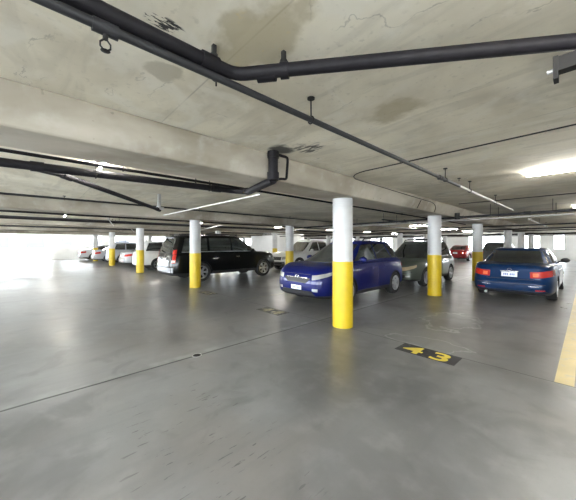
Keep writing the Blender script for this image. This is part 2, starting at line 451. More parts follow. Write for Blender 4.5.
# ------------------------------------------------------------------ columns
RC = 0.19
def column(y, v, label, group=None, band=1.24):
    r = empty('column', P(y, v, 0))
    tag(r, label, 'column', group)
    up = MB().lathe([(0.0, band), (RC, band), (RC, BEAM_Z), (0.0, BEAM_Z)], 32, closed=False).build('shaft', M['white_col'], r)
    lo = MB().lathe([(0.0, 0.0), (RC+0.004, 0.0), (RC+0.004, band), (0.0, band)], 32, closed=False).build('yellow_base', M['yellow_col'], r)
    lo['label'] = 'yellow painted lower half of the column'
    return r
cl = {
 (4.4, 3.2): 'nearest white column with yellow base, in front of the blue SUV',
 (9.1, 3.2): 'white and yellow column in front of the grey-green wagon',
 (14.0, 3.2): 'white and yellow column beside the left rear of the navy sedan',
 (4.4, 9.7): 'white and yellow column in front of the black SUV',
 (4.4, 16.6): 'white and yellow column in front of the white minivan',
 (4.4, 23.7): 'white and yellow column by the silver SUV far on the left',
 (9.1, 9.7): 'white and yellow column by the white pickup behind the blue SUV',
 (4.4, 30.7): 'farthest column of the left row, standing before the window strip',
 (20.6, 3.2): 'column seen over the roof of the navy sedan, deep in the garage',
}
for (y_, v_), lb in cl.items(): column(y_, v_, lb)
for v_ in BV:
    for y_ in (4.4, 9.1, 14.0, 20.6, 25.5, 30.4):
        if (y_, v_) in cl or (v_ == 23.7 and y_ == 20.6): continue
        if v_ < 0 and y_ < 25: continue
        column(y_, v_, 'white column with yellow base far back among the parked cars', 'columns deep in the garage')

# ------------------------------------------------------------------ fluorescent strip lights
def strip_light(y, v, label, group=None, along='v', z=CEIL, drop=0.0, half=0.62):
    r = empty('strip_light', P(y, v, z-drop), 0 if along == 'v' else PI/2)
    tag(r, label, 'light', group)
    mb = MB().box(-half, half, -0.03, 0.03, -0.022, 0.0)
    mb.add([(-half,-0.03,-0.022),(half,-0.03,-0.022),(half,-0.012,-0.03),(-half,-0.012,-0.03),(-half,0.03,-0.022),(half,0.03,-0.022),(half,0.012,-0.03),(-half,0.012,-0.03)],
           [(0,1,2,3),(5,4,7,6),(3,2,6,7),(0,3,7,4),(1,5,6,2)])
    mb.build('housing', M['housing'], r, smooth=0)
    MB().tube([(-half+0.03, 0, -0.052), (half-0.03, 0, -0.052)], 0.014, 8).build('tube', M['tube'], r)
    for s in (-1, 1):
        MB().box(s*half-0.02 if s > 0 else -half, half if s > 0 else -half+0.02, -0.02, 0.02, -0.068, -0.02).build('end_cap', M['housing'], r, smooth=0)
    if drop > 0:
        for s in (-1, 1): MB().tube([(s*half*0.7, 0, 0), (s*half*0.7, 0, drop)], 0.006, 6).build('hanger', M['dark_metal'], r)
    return r
strip_light(5.9, 0.07, 'bright fluorescent strip on the ceiling above the navy sedan at the right edge')
strip_light(0.74, 4.42, 'glowing fluorescent strip above the dark pipes on the left', along='v', half=0.40)
strip_light(1.0, -0.9, 'fluorescent strip on the ceiling over the near aisle, right of view')
strip_light(-3.6, 0.3, 'fluorescent strip on the ceiling behind the viewpoint')
for v_ in (-0.3, 6.9, 13.5, 20.6, 27.6, 34.2):
    for y_ in (-3.6, 1.0, 6.5, 11.9, 17.3, 22.7, 28.1, 33.5):
        if v_ == -0.3 and y_ < 8: continue
        if v_ == 6.9 and y_ < 14: continue
        strip_light(y_, v_, 'fluorescent ceiling strip deep among the pipes of the garage', 'distant ceiling strip lights')

# ------------------------------------------------------------------ pipes, conduits and hangers
def clevis(parent, p, r, top=CEIL, mat='dark_metal'):
    """hanger: rod from the slab and a ring around a pipe at world point p (pipe runs along y)"""
    mb = MB()
    n = 14
    mb.tube([(p[0]+(r+0.006)*math.cos(2*PI*k/n), p[1], p[2]+(r+0.006)*math.sin(2*PI*k/n)) for k in range(n+1)], 0.006, 6)
    mb.tube([(p[0], p[1], p[2]+r+0.004), (p[0], p[1], top)], 0.006, 6)
    mb.lathe([(0.0, top-0.012), (0.03, top-0.012), (0.03, top-0.001), (0.0, top-0.001)], 12, origin=(p[0], p[1], 0), closed=False)
    return mb.build('hanger', M[mat], parent)
def pipe(name, pts, r, mat, label, cat='pipe', group=None, hang=(), couplings=(), n=14):
    pts = [Vector(p) for p in pts]
    o = MB().tube(pts, r, n).build(name, M[mat])
    tag(o, label, cat, group)
    for h in hang: clevis(o, h, r)
    for a, b in couplings:
        MB().tube([a, b], r+0.009, n).build('coupling', M[mat], o)
    return o

# overhead drain that turns off to the right
zt = 2.607
main = pipe('drain_pipe', [P(-5.4, 1.47, zt), P(0.80, 1.47, zt)] + arc(P(0.92, 1.47, zt), P(0.86, 1.47, zt), P(0.965, 1.415, zt), 4) +
            [P(2.06, 0.04, zt+0.005), P(4.0, -2.4, zt+0.02)], 0.038, 'black_pipe',
            'thick black drain pipe bending to the right below the near ceiling',
            couplings=[(P(0.70, 1.47, zt), P(0.80, 1.47, zt)), (P(1.02, 1.375, zt), P(1.09, 1.285, zt)), (P(1.10, 1.252, zt), P(1.13, 1.214, zt)), (P(-0.2, 1.47, zt), P(-0.12, 1.47, zt))])
for yy, vv in ((0.78, 1.47), (1.11, 1.235)):
    mb = MB().box(-vv-0.011, -vv+0.011, yy-0.011, yy+0.011, zt+0.03, CEIL).tube([(-vv, yy, zt+0.036), (-vv, yy, zt+0.06)], 0.022, 8)
    mb.build('hanger', M['dark_metal'], main, smooth=0)
# sprinkler line just under it
zs = 2.545
spr = pipe('sprinkler_pipe', [P(-5.4, 1.49, zs), P(5.2, 1.47, zs), P(10.2, 1.47, zs)], 0.022, 'grey_pipe',
           'long thin sprinkler pipe running away under the near ceiling',
           hang=[P(1.62, 1.48, zs), P(4.62, 1.47, zs), P(5.9, 1.47, zs), P(8.0, 1.47, zs)],
           couplings=[(P(4.36, 1.47, zs), P(4.50, 1.47, zs)), (P(0.2, 1.485, zs), P(0.3, 1.485, zs))])
hd = MB().tube([P(0.25, 1.485, zs-0.015), P(0.25, 1.485, zs-0.05)], 0.011, 8)
hd.lathe([(0.0, 0), (0.008, 0.0), (0.02, 0.004), (0.0, 0.006)], 10, origin=(-1.485, 0.25, zs-0.105), closed=False)
for s in (-1, 1):
    hd.tube([P(0.25+s*0.006, 1.485, zs-0.05), P(0.25+s*0.02, 1.485, zs-0.066), P(0.25+s*0.02, 1.485, zs-0.085), P(0.25, 1.485, zs-0.105)], 0.004, 6)
hd.build('sprinkler_head', M['dark_metal'], spr)
hd2 = MB().tube([P(4.43, 1.47, zs), P(4.43, 1.47, zs-0.02)], 0.045, 10); hd2.build('joint_box', M['dark_metal'], spr)
MB().tube([P(5.3, 1.47, zs), P(10.15, 1.47, zs)], 0.0235, 12).build('lit_pipe_length', M['pale_pipe'], spr)['label'] = 'far length of the pipe, coloured paler to look lit'  # light falling on the far pipe, put into a paler colour
# clamp bracket at right edge under the drain
br = empty('pipe_bracket', P(2.06, 0.075, 2.48))
tag(br, 'black steel clamp bracket hanging below the drain pipe at the right edge', 'bracket')
MB().box(-0.03, 0.25, -0.03, 0.03, 0.0, 0.075).build('arm', M['dark_metal'], br, smooth=0)
MB().box(-0.05, -0.03, -0.035, 0.035, -0.04, 0.08).build('end_plate', M['dark_metal'], br, smooth=0)
MB().tube([(-0.075, 0, 0.02), (-0.03, 0, 0.02)], 0.012, 8).build('bolt', M['steel'], br)
MB().tube([(0.2, 0, 0.07), (0.2, 0, CEIL-2.48)], 0.008, 6).build('rod', M['dark_metal'], br)
# conduit looping across the ceiling and along the beam
zc = CEIL-0.014
def on_beam(y, z): return P(y, 3.2-0.31-(z-BEAM_Z)/(CEIL-BEAM_Z)*0.155-0.012, z)
pts = [P(3.76, -4.5, zc), P(3.8, 0.1, zc), P(3.82, 2.1, zc)] + arc(P(3.85, 2.68, zc), P(3.82, 2.35, zc), on_beam(4.15, 2.695), 6) + \
      [on_beam(5.4, 2.68), on_beam(6.2, 2.67), on_beam(7.3, 2.66)] + arc(on_beam(8.1, 2.66), on_beam(7.5, 2.66), on_beam(8.15, 2.45), 6)
pipe('conduit', pts, 0.008, 'dark_metal', 'thin dark conduit looping over the ceiling and along the near beam', 'conduit', n=8)
pipe('conduit', [on_beam(7.0, 2.645), on_beam(7.0, 2.45)], 0.007, 'dark_metal', 'short upright conduit on the beam face above the second column', 'conduit', n=8)
pipe('conduit', [P(8.9, -6, CEIL-0.012), P(8.95, 2.5, CEIL-0.012)], 0.010, 'dark_metal', 'straight dark conduit across the ceiling above the navy sedan', 'conduit', n=8)
# ring anchors left in the near slab
for yy, vv, lb in ((0.95, 1.76, 'small hook anchor in the ceiling left of the sprinkler pipe'), (3.72, 1.75, 'small hanger stub in the ceiling near the conduit loop'), (5.5, 1.53, 'short rod hanger in the ceiling beside the pale pipe')):
    r = MB().tube([P(yy, vv, CEIL), P(yy, vv, CEIL-0.05)], 0.006, 6).lathe([(0.0, CEIL-0.008), (0.028, CEIL-0.008), (0.028, CEIL), (0.0, CEIL)], 10, origin=(-vv, yy, 0), closed=False)
    tag(r.build('ceiling_anchor', M['dark_metal']), lb, 'anchor')

# pipes beyond the first beam
p1 = pipe('sprinkler_pipe', [P(-5.4, 4.17, 2.555), P(16.0, 4.17, 2.555)], 0.02, 'black_pipe', 'thin black pipe just beyond the near beam, above the thick drain',
          hang=[P(y_, 4.17, 2.555) for y_ in (-0.25, 0.9, 1.9, 5.5, 9.0, 12.5)])
drain = pipe('drain_pipe', [P(-5.4, 4.3, 2.38), P(-0.3, 4.3, 2.45), P(2.45, 4.3, 2.515)] + arc(P(2.75, 4.3, 2.52), P(2.5, 4.3, 2.516), P(2.72, 3.95, 2.47), 5) +
             [P(2.45, 3.5, 2.375), P(2.22, 2.665, 2.365)], 0.05, 'black_pipe',
             'thick black drain pipe beyond the near beam on the left',
             hang=[P(0.62, 4.3, 2.47), P(2.2, 4.3, 2.51)], couplings=[(P(2.25, 4.3, 2.51), P(2.4, 4.3, 2.514)), (P(0.0, 4.3, 2.457), P(0.12, 4.3, 2.46)), (P(2.72, 4.0, 2.48), P(2.66, 3.85, 2.45))])
rs = MB().tube([P(2.22, 2.665, 2.36), P(2.22, 2.665, CEIL-0.003)], 0.062, 16).tube([P(2.22, 2.665, 2.37), P(2.22, 2.665, 2.46)], 0.074, 16).tube([P(2.22, 2.665, 2.64), P(2.22, 2.665, CEIL-0.002)], 0.072, 16)
rs.build('riser', M['black_pipe'], drain, smooth=30)
MB().tube([P(2.30, 2.74, 2.40), P(2.40, 2.72, 2.42)] + arc(P(2.48, 2.70, 2.42), P(2.44, 2.70, 2.42), P(2.48, 2.70, 2.46), 4) + [P(2.48, 2.68, 2.65)] + arc(P(2.48, 2.68, 2.705), P(2.48, 2.68, 2.67), P(2.44, 2.68, 2.705), 4) + [P(2.32, 2.68, 2.705)], 0.017, 8).build('vent_loop', M['black_pipe'], drain)
br2 = pipe('branch_pipe', [P(0.05, 4.40, 2.455), P(0.3, 4.55, 2.45), P(2.2, 6.75, 2.36)], 0.036, 'black_pipe', 'black branch pipe slanting down from the thick left drain',
           couplings=[(P(0.3, 4.55, 2.45), P(0.4, 4.67, 2.445)), (P(2.1, 6.63, 2.365), P(2.2, 6.75, 2.36))])
MB().box(-6.80, -6.64, 2.1, 2.26, 2.36, 2.42).box(-6.75, -6.69, 2.15, 2.21, 2.4, CEIL).build('hanger', M['steel'], br2, smooth=0)
pipe('conduit', [P(2.45, 3.25, 2.29), P(2.45, 7.2, 2.29)], 0.012, 'pale_pipe', 'thin pale conduit crossing under the near beam to the slanting branch', 'conduit', n=8)
pipe('sprinkler_pipe', [P(-5.4, 8.5, 2.65), P(37.5, 8.5, 2.65)], 0.025, 'grey_pipe', 'dark pipe close to the ceiling before the second beam', hang=[P(y_, 8.5, 2.65) for y_ in (0.6, 4, 8, 12)])
# sprinkler mains running across, under the beams
pa = pipe('sprinkler_main', [P(9.35, -6, 2.385), P(9.9, 9.5, 2.385)], 0.032, 'grey_pipe', 'dark sprinkler main crossing above the wagon and the navy sedan',
          couplings=[(P(9.6, 2.55, 2.385), P(9.6, 2.75, 2.385)), (P(9.55, 1.0, 2.385), P(9.55, 1.15, 2.385))])
MB().tube([P(9.6, 2.72, 2.33), P(9.6, 2.72, 2.52)], 0.07, 12).build('valve_body', M['dark_metal'], pa)
pb = pipe('sprinkler_main', [P(10.75, -6, 2.385), P(10.75, 9.0, 2.385)], 0.028, 'pale_pipe', 'pale grey sprinkler main crossing behind the dark one above the navy sedan')
for q in (pa, pb):
    for vv in (0.6, 1.9, 5.2, 7.6):
        yq = 9.7 if q is pa else 10.75
        MB().tube([P(yq-0.02 if q is pa else yq, vv, 2.41), P(yq, vv, CEIL)], 0.007, 6).build('hanger', M['dark_metal'], q)
pipe('sprinkler_pipe', [P(13.4, 1.5, 2.5), P(21.0, 1.5, 2.5)], 0.022, 'pale_pipe', 'pale sprinkler pipe running away above the navy sedan roof', hang=[P(14, 1.5, 2.5), P(17, 1.5, 2.5), P(20, 1.5, 2.5)])
pipe('sprinkler_pipe', [P(9.9, 7.2, 2.5), P(19.0, 7.2, 2.5)], 0.022, 'pale_pipe', 'pale pipe running away above the grey-green wagon', hang=[P(11, 7.2, 2.5), P(14, 7.2, 2.5), P(17, 7.2, 2.5)])
lab = 'one of many dark pipes crossing the ceiling deep in the garage'
for k, (yy, z_, r_, mt) in enumerate(((15.6, 2.38, 0.03, 'grey_pipe'), (18.9, 2.36, 0.035, 'black_pipe'), (22.0, 2.38, 0.03, 'grey_pipe'), (24.6, 2.37, 0.03, 'pale_pipe'), (28.0, 2.36, 0.05, 'black_pipe'), (31.5, 2.38, 0.03, 'grey_pipe'), (35.0, 2.38, 0.03, 'grey_pipe'))):
    pipe('ceiling_pipe', [P(yy, -6.3, z_), P(yy, 34, z_)], r_, mt, 'pipe crossing under the beams deep in the garage', group='far pipes crossing under the beams')
for v_ in (5.9, 12.2, 14.6, 15.4, 19.4, 21.9, 22.7, 26.2, 28.8, 32.6):
    pipe('ceiling_pipe', [P(-5.4, v_, 2.6), P(37, v_, 2.6)] if v_ > 11 else [P(10.9, v_, 2.6), P(37, v_, 2.6)], 0.03 if v_ % 1 > .45 else 0.045, 'grey_pipe' if v_ % 1 > .45 else 'black_pipe', 'pipe running between the beams deep in the garage', group='far pipes between the beams', hang=[P(y_, v_, 2.6) for y_ in (3, 13, 20, 27, 34) if y_ > 11 or v_ > 11])
for yy, va, vb_ in ((2.1, 12.0, 15.8), (4.8, 20.0, 23.0), (6.9, 12.2, 16.6), (12.5, 12.0, 16.5)):
    pipe('branch_pipe', [P(yy, va, 2.5), P(yy+0.9, vb_, 2.45)], 0.02, 'pale_pipe', 'short pale branch pipe slanting between the far left beams', group='pale branch pipes on the far left', hang=[P(yy+.2, va+(vb_-va)*.222, 2.489), P(yy+.7, va+(vb_-va)*.778, 2.461)])

# ------------------------------------------------------------------ paint on the floor
def painted(name, y0, y1, v0, v1, mat, label, cat, z=0.002, group=None):
    o = MB().box(-v1, -v0, y0, y1, 0.0005, z).build(name, M[mat], smooth=0)
    tag(o, label, cat, group); return o
painted('stall_line', 4.38, 14.6, 0.10, 0.26, 'line_yellow', 'worn yellow stall line on the floor at the right edge', 'marking')
painted('stall_line', 4.4, 9.0, 6.55, 6.66, 'line_faded', 'faded stall line on the floor left of the blue SUV', 'marking')
painted('stall_line', 4.4, 9.0, 13.6, 13.7, 'line_faded', 'faded stall line on the floor beyond the black SUV', 'marking')
def stall_number(y0, v_left, w, h, txt, bg, fg, label):
    o = MB().box(0, w, 0, h, 0.0005, 0.002).build('stall_number', M[bg], smooth=0)
    o.location = P(y0, v_left, 0); tag(o, label, 'floor number')
    for k, ch in enumerate(txt):
        cu = bpy.data.curves.new('digit', 'FONT'); cu.body = ch; cu.size = h*1.16; cu.align_x = 'CENTER'; cu.offset = 0.007; cu.extrude = 0.0008
        t = bpy.data.objects.new('digit_text', cu); C.objects.link(t)
        bpy.context.view_layer.update()
        me = bpy.data.meshes.new_from_object(t.evaluated_get(bpy.context.evaluated_depsgraph_get()))
        bpy.data.objects.remove(t)
        for vv in me.vertices: vv.co.x *= 1.35
        me.materials.clear(); me.materials.append(M[fg])
        d = bpy.data.objects.new('digit', me); C.objects.link(d); d.parent = o
        d.location = (w*(0.27+0.46*k), h*0.09, 0.003)
    return o
stall_number(4.0, 1.97, 0.80, 0.36, '43', 'stencil_black', 'digit', 'yellow number 43 on a black rectangle painted on the floor')
stall_number(3.98, 5.42, 0.80, 0.36, '44', 'stencil_faded', 'digit_faded', 'faded number 44 painted on the floor in front of the blue SUV')
stall_number(4.0, 8.7, 0.80, 0.36, '45', 'stencil_faded', 'digit_faded', 'very faded painted number on the floor beside the black SUV column')
dr = empty('floor_drain', P(1.72, 3.74, 0)); tag(dr, 'small round metal drain cover in the floor joint', 'drain')
MB().lathe([(0.0, 0.0005), (0.055, 0.0005), (0.055, 0.004), (0.04, 0.006), (0.0, 0.005)], 20, closed=False).build('cover', M['dark_metal'], dr)
MB().lathe([(0.055, 0.0005), (0.068, 0.0005), (0.068, 0.006), (0.055, 0.007)], 20).build('rim', M['steel'], dr)
tag(MB().ball(P(-0.02, 1.55, 0.006), 0.012, 0.009, 0.006, 8, 5).build('paper_scrap', simple('paper_white', (0.75, 0.74, 0.7), 0.8)), 'tiny white scrap lying on the near floor at the bottom left', 'litter')

# ------------------------------------------------------------------ vehicles
def interp(tab, x):
    if x <= tab[0][0]: return tab[0][1]
    for (a, p), (b, q) in zip(tab[:-1], tab[1:]):
        if x <= b:
            t = (x-a)/(b-a); t = t*t*(3-2*t)*0.45 + t*0.55
            return p+(q-p)*t
    return tab[-1][1]

class Shell:
    """a stack of plan-view superellipse rings; rows: (f, width factor, rear inset, front inset)"""
    def __init__(s, x0, x1, w0, w1, zlo, zhi, rows, nr, nf, lean=None):
        s.__dict__.update(locals())
    def row(s, f_):
        R = s.rows
        if f_ <= R[0][0]: return R[0]
        for a, b in zip(R[:-1], R[1:]):
            if f_ <= b[0]:
                t = (f_-a[0])/(b[0]-a[0]); return tuple(p+(q-p)*t for p, q in zip(a, b))
        return R[-1]
    def ext(s, f_):
        _, k, ir, if_ = s.row(f_)
        return s.x0+ir, s.x1-if_, (s.w0+(s.w1-s.w0)*f_)*k
    def pt(s, f_, x=None, y=None, end=0, side=1):
        a, b, w = s.ext(f_); c = (a+b)/2; h = (b-a)/2
        if end == 0:
            q = max(-1, min(1, (x-c)/h)); n = s.nf if q > 0 else s.nr
            yy = w*(max(0.0, 1-abs(q)**n))**(1/n)*side; xx = c+q*h
        else:
            n = s.nf if end > 0 else s.nr
            xx = c+end*h*(max(0.0, 1-abs(y)**n))**(1/n); yy = y*w
        zl = s.zlo(xx); zh = s.zhi(xx)
        return Vector((xx, yy, zl+(zh-zl)*f_))
    def xs(s, f_, q):
        a, b, w = s.ext(f_); return (a+b)/2+q*(b-a)/2
    def ring(s, f_, N=40):
        ys = [0.0, 0.25, 0.5, 0.68]
        def lim(n): return (1-0.8**n)**(1/n)
        qr, qf = -lim(s.nr), lim(s.nf)
        mid = [qr+(qf-qr)*i/N for i in range(N+1)]
        half = [s.pt(f_, y=y_, end=-1) for y_ in ys]
        half += [s.pt(f_, x=s.xs(f_, q)) for q in mid]
        half += [s.pt(f_, y=y_, end=1) for y_ in reversed(ys)]
        other = [Vector((p.x, -p.y, p.z)) for p in reversed(half[1:-1])]
        return half+other, len(half)
    def mesh_into(s, mb, tops, fl, lower_mi=1, lower_f=0.1, tm=0):
        rings = [s.ring(r) for r in fl]
        n = len(rings[0][0]); hn = rings[0][1]
        L = [r[0] for r in rings]
        last = L[-1]
        for ky, dz, kx in tops:
            cxx = sum(p.x for p in last)/n
            L.append([Vector((cxx+(p.x-cxx)*kx, p.y*ky, p.z+dz)) for p in last])
        off = len(mb.v)
        for r in L: mb.v += [tuple(p) for p in r]
        def addf(q, mi): mb.f.append(tuple(i+off for i in q)); mb.mi.append(mi)
        for j in range(len(L)-1):
            mi = lower_mi if j < len(fl)-1 and fl[j+1] <= lower_f+1e-6 else (tm if j >= len(fl)-1 else 0)
            for i in range(n): addf((j*n+i, j*n+(i+1) % n, (j+1)*n+(i+1) % n, (j+1)*n+i), mi)
        J = (len(L)-1)*n
        def close(base, mi):
            addf((base, base+1, base+n-1), mi)
            for i in range(1, hn-2): addf((base+i, base+i+1, base+n-i-1, base+n-i), mi)
            addf((base+hn-2, base+hn-1, base+hn), mi)
        close(J, tm); close(0, lower_mi)
    def patch(s, grid, off=0.006, skirt=0.02):
        """grid of points on the shell -> raised panel with a rim going into the shell"""
        R, K = len(grid), len(grid[0])
        cx_ = Vector(((s.x0+s.x1)/2, 0, 0))
        out = [[None]*K for _ in range(R)]; inn = [[None]*K for _ in range(R)]
        for i in range(R):
            for j in range(K):
                du = grid[min(i+1, R-1)][j]-grid[max(i-1, 0)][j]
                dv = grid[i][min(j+1, K-1)]-grid[i][max(j-1, 0)]
                nn = du.cross(dv); nn = nn.normalized() if nn.length > 1e-9 else Vector((0, 0, 1))
                ref = grid[i][j]-Vector((max(s.x0+0.9, min(s.x1-0.9, grid[i][j].x)), 0, grid[i][j].z-0.05))
                if nn.dot(ref) < 0: nn = -nn
                out[i][j] = grid[i][j]+nn*off; inn[i][j] = grid[i][j]-nn*skirt
        vs = [p for r in out for p in r]; fs = [(i*K+j, i*K+j+1, (i+1)*K+j+1, (i+1)*K+j) for i in range(R-1) for j in range(K-1)]
        loop = [(0, j) for j in range(K)]+[(i, K-1) for i in range(1, R)]+[(R-1, j) for j in range(K-2, -1, -1)]+[(i, 0) for i in range(R-2, 0, -1)]
        o = len(vs); vs += [inn[i][j] for i, j in loop]; n = len(loop)
        for k in range(n):
            a = loop[k][0]*K+loop[k][1]; b = loop[(k+1) % n][0]*K+loop[(k+1) % n][1]
            fs.append((a, b, o+(k+1) % n, o+k))
        return MB().add(vs, fs)
    def end_patch(s, end, y0, y1, f0, f1, nu=8, nv=5, off=0.006, taper=0.0, arch=0.0):
        g = []
        for i in range(nv+1):
            t = i/nv; f_ = f0+(f1-f0)*t; row = []
            m_ = (y0+y1)/2; hw = (y1-y0)/2*(1+taper*(t-0.5)*2)
            for j in range(nu+1):
                u = -1+2*j/nu
                row.append(s.pt(f_+arch*(1-u*u)*(t-0.0), y=m_+hw*u, end=end))
            g.append(row)
        return s.patch(g, off)
    def side_patch(s, side, q, nu=10, nv=5, off=0.006, skirt=0.02):
        """q: ((x00,f0),(x10,f0),(x11,f1),(x01,f1)): bottom-rear, bottom-front, top-front, top-rear"""
        g = []
        for i in range(nv+1):
            t = i/nv; row = []
            for j in range(nu+1):
                u = j/nu
                x_ = (q[0][0]*(1-u)+q[1][0]*u)*(1-t)+(q[3][0]*(1-u)+q[2][0]*u)*t
                f_ = (q[0][1]*(1-u)+q[1][1]*u)*(1-t)+(q[3][1]*(1-u)+q[2][1]*u)*t
                row.append(s.pt(f_, x=x_, side=side))
            g.append(row)
        return s.patch(g, off, skirt)
    def wrap_patch(s, end, side, y0, xin, f0, f1, nv=4, off=0.008, rise=0.0, thin=1.0):
        """a corner lamp: from y0 (fraction of half width) round the corner to xin metres back along the side; narrows towards the wrap end by thin, rises by rise"""
        g = []
        for i in range(nv+1):
            t = i/nv; row = []
            pts = []
            n = s.nf if end > 0 else s.nr
            for k in range(6): pts.append(('e', y0+(0.82-y0)*k/5))
            for k in range(1, 7): pts.append(('s', k/6))
            for idx, (kd, val) in enumerate(pts):
                u = idx/(len(pts)-1)
                fm = (f0+f1)/2+rise*u; hh = (f1-f0)/2*(1+(thin-1)*u)
                f_ = fm+hh*(2*t-1)
                a, b, w = s.ext(f_)
                if kd == 'e': row.append(s.pt(f_, y=val*side, end=end))
                else:
                    ql = (1-0.82**n)**(1/n); xq = (a+b)/2+end*ql*(b-a)/2
                    xt = (b-xin) if end > 0 else (a+xin)
                    row.append(s.pt(f_, x=xq+(xt-xq)*val, side=side))
            g.append(row)
        return s.patch(g, off)

def wheel_meshes(R, style):
    w = 0.215 if R < 0.37 else 0.27
    ri = R*0.66
    ty = MB().lathe([(ri, -w/2), (R*0.93, -w/2), (R*0.985, -w/2+0.025), (R, -w*0.25), (R, w*0.25), (R*0.985, w/2-0.025), (R*0.93, w/2), (ri, w/2), (ri-0.012, 0)], 36, 'y')
    rim = MB()
    rim.lathe([(ri-0.008, -w*0.4), (ri+0.004, -w*0.4), (ri+0.004, w/2+0.004), (ri-0.02, w/2+0.004), (ri-0.026, w*0.3)], 32, 'y')
    rim.lathe([(0.0, w*0.34), (0.055, w*0.34), (0.05, w*0.45), (0.03, w*0.48), (0.0, w*0.48)], 16, 'y', closed=False)
    ns = {'five': 5, 'six': 6, 'ten': 10, 'seven': 7}[style]
    for k in range(ns):
        a = 2*PI*k/ns; ca, sa = math.cos(a), math.sin(a)
        hw = 0.042 if ns <= 6 else 0.022
        def q(r, t, h): return (r*ca-t*sa, h, r*sa+t*ca)
        r0, r1 = 0.03, ri-0.012
        vs = [q(r0, -hw*0.8, w*0.30), q(r0, hw*0.8, w*0.30), q(r1, hw*1.15, w*0.30), q(r1, -hw*1.15, w*0.30),
              q(r0, -hw*0.7, w*0.45), q(r0, hw*0.7, w*0.45), q(r1, hw, w*0.47), q(r1, -hw, w*0.47)]
        rim.add(vs, [(0,1,2,3),(4,7,6,5),(0,4,5,1),(1,5,6,2),(2,6,7,3),(3,7,4,0)])
    back = MB().lathe([(0.0, w*0.05), (ri-0.005, w*0.05), (ri-0.005, w*0.12), (0.0, w*0.12)], 24, 'y', closed=False)
    return ty.mesh('wheel', M['rubber']), rim.mesh('rim', M['alloy']), back.mesh('brake_disc', M['well'])

